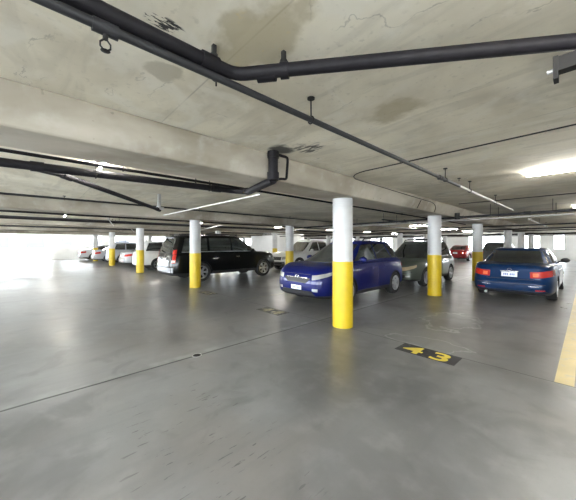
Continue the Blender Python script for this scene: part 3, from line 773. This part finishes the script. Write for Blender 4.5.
def make_car(name, d, loc, facing, label, cat, group=None):
    L, W = d['L'], d['W']
    r = empty(name, loc, {'away': PI/2, 'toward': -PI/2}[facing] + d.get('turn', 0))
    tag(r, label, cat, group)
    X = lambda x: x-L/2
    top = lambda x: interp(d['top'], x+L/2)
    bot = lambda x: d['bot']+0.05*max(0, abs(x)/(L/2)-0.6)
    rows = d.get('rows') or [(0.0, .90, .08, .14), (0.06, .955, .03, .06), (0.11, .975, .01, .03), (0.3, 1.0, 0, 0), (0.5, 1.0, .01, .01), (0.64, .998, .03, .03), (0.8, .985, .05, .08), (0.9, .97, .07, .14), (0.96, .945, .09, .2), (1.0, .90, .12, .28)]
    body = Shell(X(0), X(L), W/2, W/2, bot, top, rows, d.get('nr', 5.5), d.get('nf', 4.2))
    mb = MB()
    body.mesh_into(mb, [(0.8, 0.018, .99), (0.5, 0.016, .99), (0.2, 0.006, .995)], [q[0] for q in rows], 1, d.get('clad', 0.11))
    me = mb.mesh('body', [d['paint'], M['trim'], M['well']], 40)
    R = d['R']; ob = bpy.data.objects.new('body', me); C.objects.link(ob); ob.parent = r
    # wheel arches
    cut = MB()
    for xw in d['wx']:
        for s in (-1, 1):
            yo, yi = s*(W/2+0.2), s*(W/2-0.30)
            cut.tube([(X(xw), yo, R+0.01), (X(xw), yi, R+0.01)], R*1.13, 32)
    co = cut.build('cutter', M['well'], smooth=0)
    for p in co.data.polygons: p.material_index = 0
    co.parent = r
    bo = ob.modifiers.new('arches', 'BOOLEAN'); bo.object = co; bo.operation = 'DIFFERENCE'; bo.solver = 'EXACT'; bo.material_mode = 'TRANSFER'
    bpy.context.view_layer.update()
    m2 = bpy.data.meshes.new_from_object(ob.evaluated_get(bpy.context.evaluated_depsgraph_get()))
    ob.modifiers.clear(); ob.data = m2; m2.name = 'body'
    bpy.data.objects.remove(co)
    m2.polygons.foreach_set('use_smooth', [True]*len(m2.polygons)); m2.set_sharp_from_angle(angle=math.radians(40))
    # cabin
    cb0, cb1, ct0, ct1 = d['cab']
    H = d['H']
    rise = lambda x: interp(d['roof'], x+L/2)
    crow = [(0.0, 1.0, 0, 0), (0.3, 1.005, (ct0-cb0)*.26, (cb1-ct1)*.29), (0.6, 1.0, (ct0-cb0)*.54, (cb1-ct1)*.59), (0.85, .985, (ct0-cb0)*.80, (cb1-ct1)*.85), (0.95, .965, (ct0-cb0)*.92, (cb1-ct1)*.96), (1.0, .92, (ct0-cb0)*1.02, (cb1-ct1)*1.03)]
    cab = Shell(X(cb0), X(cb1), d['wb'], d['wt'], lambda x: top(x)-0.03, rise, crow, d.get('cnr', 6), 5.5)
    mb = MB(); cab.mesh_into(mb, [(0.85, 0.02, .985), (0.5, 0.018, .98), (0.2, 0.006, .99)], [0, .15, .3, .45, .6, .75, .85, .95, 1.0], 0, 0.0)
    mb.build('cabin', d['paint'], r, 40)
    A = lambda mbx, nm, mat, par=r: mbx.build(nm, M[mat] if isinstance(mat, str) else mat, par, 50)
    gl = d.get('glass', 'glass')
    A(cab.end_patch(1, -.84, .84, .09, .91, 12, 6, .004), 'windshield', gl)
    if d.get('rear_glass', True):
        rg = d.get('rg', (-.80, .80, .12, .90))
        A(cab.end_patch(-1, rg[0], rg[1], rg[2], rg[3], 12, 6, .004), 'rear_window', gl)
    for s in (-1, 1):
        for (a0, a1, b1, b0) in d['wins']:
            A(cab.side_patch(s, ((X(a0), .14), (X(a1), .14), (X(b1), .86), (X(b0), .86)), 8, 5, .004), 'side_window', gl)
        for (x0, x1) in d['doors']:
            f0 = .16
            dr_ = A(body.side_patch(s, ((X(x0), f0), (X(x1), f0), (X(x1)-.01, .95), (X(x0)-.02, .95)), 10, 8, .005), 'door', d['paint'])
            hx = X(x0)+0.10
            hz = body.pt(.80, x=hx+.08, side=s)
            A(MB().box(hx, hx+.17, hz.y-0.02, hz.y+0.03, hz.z-.015, hz.z+.015) if s > 0 else MB().box(hx, hx+.17, hz.y-0.03, hz.y+0.02, hz.z-.015, hz.z+.015), 'handle', d.get('handle', d['paint']), dr_)
        # mirror
        mx = X(d['mirror']); my = d['wb']+0.13; mz = top(mx)+0.09
        mm = MB().ball((mx, s*my, mz), 0.07, 0.115, 0.075).tube([(mx+.02, s*(d['wb']-.06), mz-.06), (mx, s*my, mz-.03)], 0.025, 8)
        A(mm, 'mirror', d.get('mirror_mat', d['paint']))
    if d.get('edging'):
        for s in (-1, 1):
            xa, xb = d['wins'][-1][0], d['wins'][0][1]
            A(cab.side_patch(s, ((X(xa), .085), (X(xb), .085), (X(xb), .125), (X(xa), .125)), 14, 2, .007), 'window_edging', d['edging'])
    # wheels
    wt_, rim_, bk_ = wheel_meshes(R, d['rim'])
    for xw in d['wx']:
        for s in (-1, 1):
            wo = bpy.data.objects.new('wheel', wt_); C.objects.link(wo); wo.parent = r
            wo.location = (X(xw), s*(W/2-0.125-(0.03 if R > .37 else 0)), R); wo.rotation_euler = (0, 0, 0 if s > 0 else PI)
            for nm, mm in (('rim', rim_), ('brake_disc', bk_)):
                ro = bpy.data.objects.new(nm, mm); C.objects.link(ro); ro.parent = wo
    # lamps and trim
    for s in (-1, 1):
        for (nm, mt, end, y0, xin, f0, f1, rise_, thin) in d.get('lamps', []):
            A(body.wrap_patch(end, s, y0, xin, f0, f1, rise=rise_, thin=thin), nm, mt)
        for (nm, mt, end, y0, y1, f0, f1) in d.get('pair', []):
            A(body.end_patch(end, s*y0 if s > 0 else -y1, y1 if s > 0 else -y0, f0, f1, 4, 3, .010), nm, mt)
        if d.get('cab_tail'):
            y0, f0, f1 = d['cab_tail']
            A(cab.wrap_patch(-1, s, y0, .16, f0, f1), 'tail_lamp', 'tail')
        if d.get('rails'):
            z0 = max(p[1] for p in d['roof'])
            yy = s*d['wt']*0.86
            xa, xb = X(ct0+.25), X(ct1-.2)
            A(MB().tube([(xa, yy, rise(xa)), (xa+.1, yy, rise(xa)+.075), ((xa+xb)/2, yy, z0+.085), (xb-.1, yy, rise(xb)+.075), (xb, yy, rise(xb))], 0.018, 8), 'roof_rail', d['rails'])
        if d.get('sill'):
            A(body.side_patch(s, ((X(d['wx'][0]+R*1.2), .02), (X(d['wx'][1]-R*1.2), .02), (X(d['wx'][1]-R*1.2), .14), (X(d['wx'][0]+R*1.2), .14)), 8, 3, .012), 'sill', d['sill'])
    for (nm, mt, end, y0, y1, f0, f1, tp) in d.get('panels', []):
        p_ = A(body.end_patch(end, y0, y1, f0, f1, 10, 4, .011, tp), nm, mt)
        if nm == 'license_plate':
            for k in range(6):
                yc = y0+(y1-y0)*(0.16+0.115*k+(0.06 if k > 2 else 0))
                A(body.end_patch(end, yc, yc+(y1-y0)*.075, f0+(f1-f0)*.28, f0+(f1-f0)*.72, 2, 2, .0135), 'plate_mark', 'plate_ink', p_)
    for bz in d.get('badge', []):
        end, f_, ry, rz, kind = bz
        p0 = body.pt(f_, y=0.0, end=end); n = 16
        mbb = MB().tube([(p0.x+end*.012, ry*math.cos(2*PI*k/n), p0.z+rz*math.sin(2*PI*k/n)) for k in range(n+1)], 0.005, 6)
        if kind == 'bars':
            for s in (-1, 1): mbb.tube([(p0.x+end*.012, s*ry*.45-ry*.12, p0.z-rz*.75), (p0.x+end*.012, s*ry*.45+ry*.12, p0.z+rz*.75)], 0.005, 6)
            mbb.tube([(p0.x+end*.012, -ry*.45, p0.z-rz*.1), (p0.x+end*.012, ry*.45, p0.z+rz*.1)], 0.006, 6)
        A(mbb, 'badge', 'chrome')
    if d.get('antenna'):
        xa = X(ct0+.3); A(MB().tube([(xa, 0, rise(xa)), (xa-.04, 0, rise(xa)+.09)], [.022, .004], 8), 'antenna', 'trim')
    if d.get('extra'): d['extra'](r, body, cab, X, A, top, rise)
    return r, body, cab

def copyd(a, **k): b = dict(a); b.update(k); return b
SUV = dict(nf=7.0, nr=6.5, rows=[(0.0, .90, .08, .14), (0.06, .955, .03, .06), (0.11, .975, .01, .03), (0.3, 1.0, 0, 0), (0.5, 1.0, .01, .0), (0.64, .998, .03, .015), (0.8, .985, .05, .04), (0.9, .97, .07, .075), (0.96, .945, .09, .12), (1.0, .90, .12, .2)], L=4.41, W=1.84, H=1.66, R=.345, wx=(.87, 3.40), bot=.22, paint=M['p_blue'], rim='five',
    top=[(0, 1.02), (.3, 1.08), (1.0, 1.10), (3.0, 1.06), (3.45, 1.06), (3.9, 1.04), (4.25, .97), (4.41, .91)],
    roof=[(.2, 1.54), (.7, 1.62), (1.4, 1.66), (2.1, 1.655), (2.6, 1.60), (3.1, 1.52)],
    glass='glass_clear', cab=(.10, 3.62, .62, 2.42), wb=.84, wt=.63, mirror=2.85, rails='trim', antenna=True, clad=.11, sill='trim',
    wins=[(1.92, 3.02, 2.42, 1.95), (1.02, 1.86, 1.89, 1.20), (.48, .94, 1.12, .86)],
    doors=[(1.98, 2.94), (1.32, 1.95)],
    lamps=[('headlamp', 'head', 1, .56, .42, .66, .82, .06, .5), ('tail_lamp', 'tail', -1, .62, .30, .66, .88, 0.03, .5)],
    pair=[('fog_lamp', 'head', 1, .58, .74, .26, .36)],
    panels=[('grille', 'trim', 1, -.42, .42, .54, .72, .2), ('lower_grille', 'trim', 1, -.60, .60, .12, .26, -.12), ('license_plate', 'plate', 1, -.19, .19, .28, .43, 0), ('grille_bar', 'chrome', 1, -.40, .40, .70, .73, 0), ('hood_seam', 'trim', 1, -.5, .5, .835, .842, 0)],
    badge=[(1, .76, .065, .032, 'bars')])
def tucson_extra(r, body, cab, X, A, top, rise):
    A(MB().tube([(X(3.25), -.05, top(X(3.25))+.05), (X(2.95), .42, top(X(3.0))+.2)], .008, 6).tube([(X(3.25), -.6, top(X(3.25))+.03), (X(2.98), -.1, top(X(3.0))+.19)], .008, 6), 'wiper', 'trim')
SUV['extra'] = tucson_extra
SEDAN = dict(edging='chrome', nr=8, L=4.85, W=1.84, H=1.44, R=.325, wx=(1.08, 3.88), bot=.20, paint=M['p_navy'], rim='seven',
    top=[(0, .90), (.15, .985), (.5, 1.03), (1.1, 1.02), (3.0, .955), (3.6, .95), (4.2, .86), (4.6, .74), (4.85, .64)],
    roof=[(.6, 1.22), (1.2, 1.38), (1.9, 1.43), (2.6, 1.425), (3.1, 1.36), (3.5, 1.25)],
    cab=(.62, 3.75, 1.50, 2.72), wb=.85, wt=.64, rg=(-.90, .90, .06, .92), mirror=3.12, antenna=False, cnr=5, mirror_mat='trim',
    rows=[(0.0, .90, .10, .14), (0.06, .955, .06, .06), (0.11, .975, .02, .03), (0.3, 1.0, 0, 0), (0.46, 1.0, .0, .01), (0.5, .998, .03, .03), (0.64, .995, .06, .04), (0.8, .98, .08, .08), (0.9, .965, .09, .14), (0.96, .94, .10, .2), (1.0, .88, .14, .28)],
    wins=[(2.10, 3.22, 2.62, 2.10), (1.18, 2.04, 2.02, 1.58)],
    doors=[(2.10, 3.25), (1.50, 2.06)], handle='chrome',
    lamps=[('tail_lamp', 'tail', -1, .48, .45, .63, .83, .02, .95), ('headlamp', 'head', 1, .50, .45, .62, .80, .05, .5)],
    pair=[('reverse_lamp', 'tail_amber', -1, .54, .66, .67, .79), ('reflector', 'tail', -1, .60, .80, .18, .215), ('bumper_trim', 'chrome', -1, .45, .66, .335, .345)],
    panels=[('license_plate', 'plate', -1, -.19, .19, .645, .80, 0), ('trunk_trim', 'chrome', -1, -.22, .22, .815, .84, 0), ('trunk_seam', 'trim', -1, -.56, .56, .565, .575, 0), ('bumper_strip', 'trim', -1, -.80, .80, .40, .415, 0), ('bumper_line', 'trim', -1, -.85, .85, .135, .15, 0), ('grille', 'trim', 1, -.4, .4, .52, .72, 0)],
    badge=[(-1, .89, .045, .03, 'oval')])
def sedan_extra(r, body, cab, X, A, top, rise):
    A(MB().tube([(X(.08), .52, .23), (X(-.03), .52, .22)], .035, 10), 'exhaust', 'steel')
    A(MB().ball((X(1.15), 0, 1.2), 0.05, 0.14, 0.03), 'brake_lamp_housing', 'trim')
SEDAN['extra'] = sedan_extra
BIGSUV = dict(edging='steel', glass='glass_clear', L=5.42, W=2.01, H=1.95, R=.40, wx=(1.22, 4.45), bot=.30, paint=M['p_black'], rim='six',
    top=[(0, 1.16), (.3, 1.20), (4.2, 1.20), (4.5, 1.19), (5.05, 1.15), (5.28, 1.08), (5.42, 1.0)],
    roof=[(.1, 1.84), (.5, 1.90), (1.8, 1.94), (3.0, 1.92), (3.6, 1.84), (4.2, 1.7)],
    cab=(.06, 4.42, .34, 3.32), wb=.95, wt=.76, mirror=3.72, rails='trim', nr=13, nf=6, cnr=12,
    wins=[(2.72, 3.80, 3.24, 2.72), (1.60, 2.64, 2.64, 1.62), (.40, 1.50, 1.52, .58)],
    doors=[(2.76, 3.90), (1.68, 2.72)], handle='chrome', sill='trim',
    lamps=[('headlamp', 'head', 1, .55, .30, .62, .84, 0, .8)],
    pair=[('tail_lamp', 'tail', -1, .84, .94, .58, .97), ('reverse_lamp', 'tail_clear', -1, .82, .93, .62, .72)],
    panels=[('license_plate', 'plate', -1, -.18, .18, .60, .76, 0), ('bumper', 'p_silver', -1, -.90, .90, .14, .36, 0), ('tailgate_trim', 'chrome', -1, -.30, .30, .80, .83, 0), ('tailgate_panel', 'p_silver2', -1, -.62, -.28, .58, .86, 0), ('grille', 'chrome', 1, -.5, .5, .45, .82, 0)],
    badge=[(-1, .92, .07, .035, 'oval')])
for p in BIGSUV['panels']:
    pass
BIGSUV['panels'] = [p for p in BIGSUV['panels'] if p[0] != 'tailgate_panel']
def big_extra(r, body, cab, X, A, top, rise):
    for s in (-1, 1):   # tall lamps continue up the tailgate pillars
        A(cab.end_patch(-1, s*.84 if s > 0 else -.95, .95 if s > 0 else -.84, .02, .25, 4, 4, .012), 'pillar_lamp', 'tail')
        A(MB().tube([(X(.5), s*.66, 1.97), (X(3.1), s*.66, 1.99)], .02, 8), 'luggage_bar', 'trim')
    A(cab.end_patch(-1, -.82, .82, .94, .99, 10, 3, .05), 'spoiler', M['p_black'])
BIGSUV['extra'] = big_extra
WAGON = copyd(SUV, nf=5.5, L=4.6, H=1.68, paint=M['p_green'], rim='five', R=.335, wx=(.92, 3.62),
    top=[(0, 1.0), (.3, 1.04), (3.2, 1.02), (3.5, 1.01), (4.1, .97), (4.45, .88), (4.6, .78)],
    roof=[(.15, 1.56), (.6, 1.64), (1.6, 1.675), (2.3, 1.655), (2.8, 1.56), (3.2, 1.44)],
    cab=(.10, 3.52, .42, 2.45), wins=[(2.05, 3.02, 2.45, 2.06), (1.12, 1.98, 2.0, 1.2), (.42, 1.04, 1.12, .62)], mirror=2.9, mirror_mat='trim',
    doors=[(2.08, 3.08), (1.36, 2.05)],
    lamps=[('headlamp', 'head_amber', 1, .46, .30, .66, .84, .04, .6), ('tail_lamp', 'tail', -1, .62, .25, .62, .88, 0, .7)],
    panels=[('grille', 'trim', 1, -.36, .36, .66, .80, .08), ('lower_grille', 'trim', 1, -.6, .6, .22, .42, -.05), ('bumper_strip', 'trim', 1, -.8, .8, .50, .53, 0)],
    badge=[(1, .73, .06, .03, 'oval')], extra=None)
def wagon_extra(r, body, cab, X, A, top, rise):
    for xx in (1.0, 1.9):
        z = rise(X(xx))+.10
        A(MB().tube([(X(xx), -.56, z), (X(xx), .56, z)], .02, 8), 'cross_bar', 'trim')
    A(MB().box(X(1.0), X(1.6), -.35, -.15, rise(X(1.3))+.10, rise(X(1.3))+.17), 'rack_mount', 'trim')
WAGON['extra'] = wagon_extra
VAN = copyd(SUV, nf=5, L=4.9, W=1.93, H=1.76, paint=M['p_white'], R=.34, wx=(1.05, 3.95), bot=.22,
    top=[(0, 1.04), (.3, 1.10), (3.7, 1.0), (4.0, .98), (4.6, .86), (4.9, .72)],
    roof=[(.1, 1.64), (.5, 1.71), (1.6, 1.75), (2.6, 1.73), (3.2, 1.62), (3.8, 1.45)],
    cab=(.06, 4.15, .40, 2.65), wb=.90, wt=.72, mirror=3.4, rails=None, sill=None,
    wins=[(2.45, 3.5, 2.78, 2.45), (1.45, 2.38, 2.38, 1.46), (.42, 1.36, 1.38, .62)], doors=[(2.5, 3.5), (1.6, 2.46)],
    lamps=[('tail_lamp', 'tail', -1, .74, .22, .62, .97, 0, .8), ('headlamp', 'head', 1, .5, .45, .64, .82, .06, .5)],
    pair=[('reflector', 'tail', -1, .62, .80, .20, .24)],
    panels=[('license_plate', 'plate', -1, -.18, .18, .60, .76, 0), ('bumper_line', 'trim', -1, -.85, .85, .40, .415, 0), ('grille', 'trim', 1, -.4, .4, .55, .72, 0)], badge=[(-1, .86, .06, .03, 'oval')], extra=None)
SILVSUV = copyd(VAN, L=4.6, W=1.84, H=1.70, paint=M['p_silver'], wx=(.95, 3.6), cab=(.06, 3.7, .42, 2.5), top=[(0, 1.04), (.3, 1.08), (3.3, 1.0), (3.6, .99), (4.2, .92), (4.6, .74)],
    roof=[(.1, 1.58), (.5, 1.65), (1.6, 1.69), (2.4, 1.66), (3.0, 1.55), (3.5, 1.45)], wb=.85, wt=.68, mirror=3.0,
    wins=[(2.15, 3.12, 2.52, 2.15), (1.25, 2.08, 2.08, 1.26), (.42, 1.16, 1.18, .60)], doors=[(2.2, 3.15), (1.4, 2.15)], rails='trim')
SILVSEDAN = copyd(SEDAN, paint=M['p_silver2'], mirror_mat=M['p_silver2'], handle=M['p_silver2'], extra=None)
PICKUP = copyd(BIGSUV, edging='trim', L=5.5, W=1.92, H=1.80, paint=M['p_white'], R=.38, wx=(1.15, 4.45), bot=.32, rails=None, glass='glass_clear',
    top=[(0, 1.06), (.3, 1.10), (1.6, 1.10), (1.9, 1.12), (4.0, 1.12), (4.3, 1.11), (5.1, 1.05), (5.35, .97), (5.5, .9)],
    roof=[(1.7, 1.72), (2.1, 1.77), (2.7, 1.79), (3.2, 1.76), (3.8, 1.6), (4.2, 1.5)],
    cab=(1.62, 4.2, 1.78, 3.15), wb=.90, wt=.70, mirror=3.5, sill='trim', handle='trim',
    wins=[(2.70, 3.62, 3.08, 2.70), (1.82, 2.62, 2.62, 1.9)], doors=[(2.74, 3.7), (1.86, 2.70)],
    lamps=[('headlamp', 'head', 1, .56, .28, .62, .84, 0, .8), ('tail_lamp', 'tail', -1, .80, .2, .5, .9, 0, .8)], pair=[('fog_lamp', 'head', 1, .6, .72, .24, .34)],
    panels=[('grille', 'trim', 1, -.5, .5, .56, .82, 0), ('bumper', 'trim', 1, -.86, .86, .14, .42, 0)], badge=[(1, .7, .08, .05, 'oval')], extra=None)

def place(name, d, yc_end, v, facing, label, cat='car', group=None):
    """yc_end: y of the end nearest the aisle"""
    return make_car(name, d, P(yc_end+d['L']/2, v, 0), facing, label, cat, group)[0]
place('sport_utility_car', SUV, 4.98, 5.06, 'toward', 'bright blue compact SUV parked nose out behind the nearest column')
place('sedan_car', SEDAN, 9.6, 1.47, 'away', 'navy blue sedan seen from behind at the right edge')
place('sport_utility_car', BIGSUV, 4.0, 11.85, 'away', 'large black SUV parked tail out behind its column')
place('station_wagon_car', WAGON, 9.74, 4.95, 'toward', 'grey-green wagon with a roof rack behind the second column')
place('pickup_truck', PICKUP, 10.2, 12.1, 'toward', 'white pickup truck seen between the black SUV and the blue SUV', 'truck')
place('minivan_car', VAN, 4.6, 18.6, 'away', 'white minivan with red tail lamps left of the black SUV')
place('sedan_car', SILVSEDAN, 4.6, 22.1, 'away', 'low silver sedan between the white minivan and the silver SUV')
place('sport_utility_car', SILVSUV, 4.5, 26.4, 'away', 'silver SUV with dark windows at the far left column')
place('sedan_car', copyd(SILVSEDAN, paint=M['p_silver']), 3.9, 29.15, 'away', 'silver sedan just left of the distant silver SUV')
place('sedan_car', SILVSEDAN, 3.3, 32.6, 'away', 'leftmost pale sedan, parked last in the row near the bright entrance')
place('sedan_car', copyd(SEDAN, paint=M['p_maroon'], extra=None), 28.6, 8.3, 'away', 'small maroon car far back, right of the grey-green wagon')
place('sport_utility_car', copyd(SILVSUV, paint=M['p_grey']), 24.5, 4.6, 'away', 'charcoal SUV far back behind the left of the navy sedan')
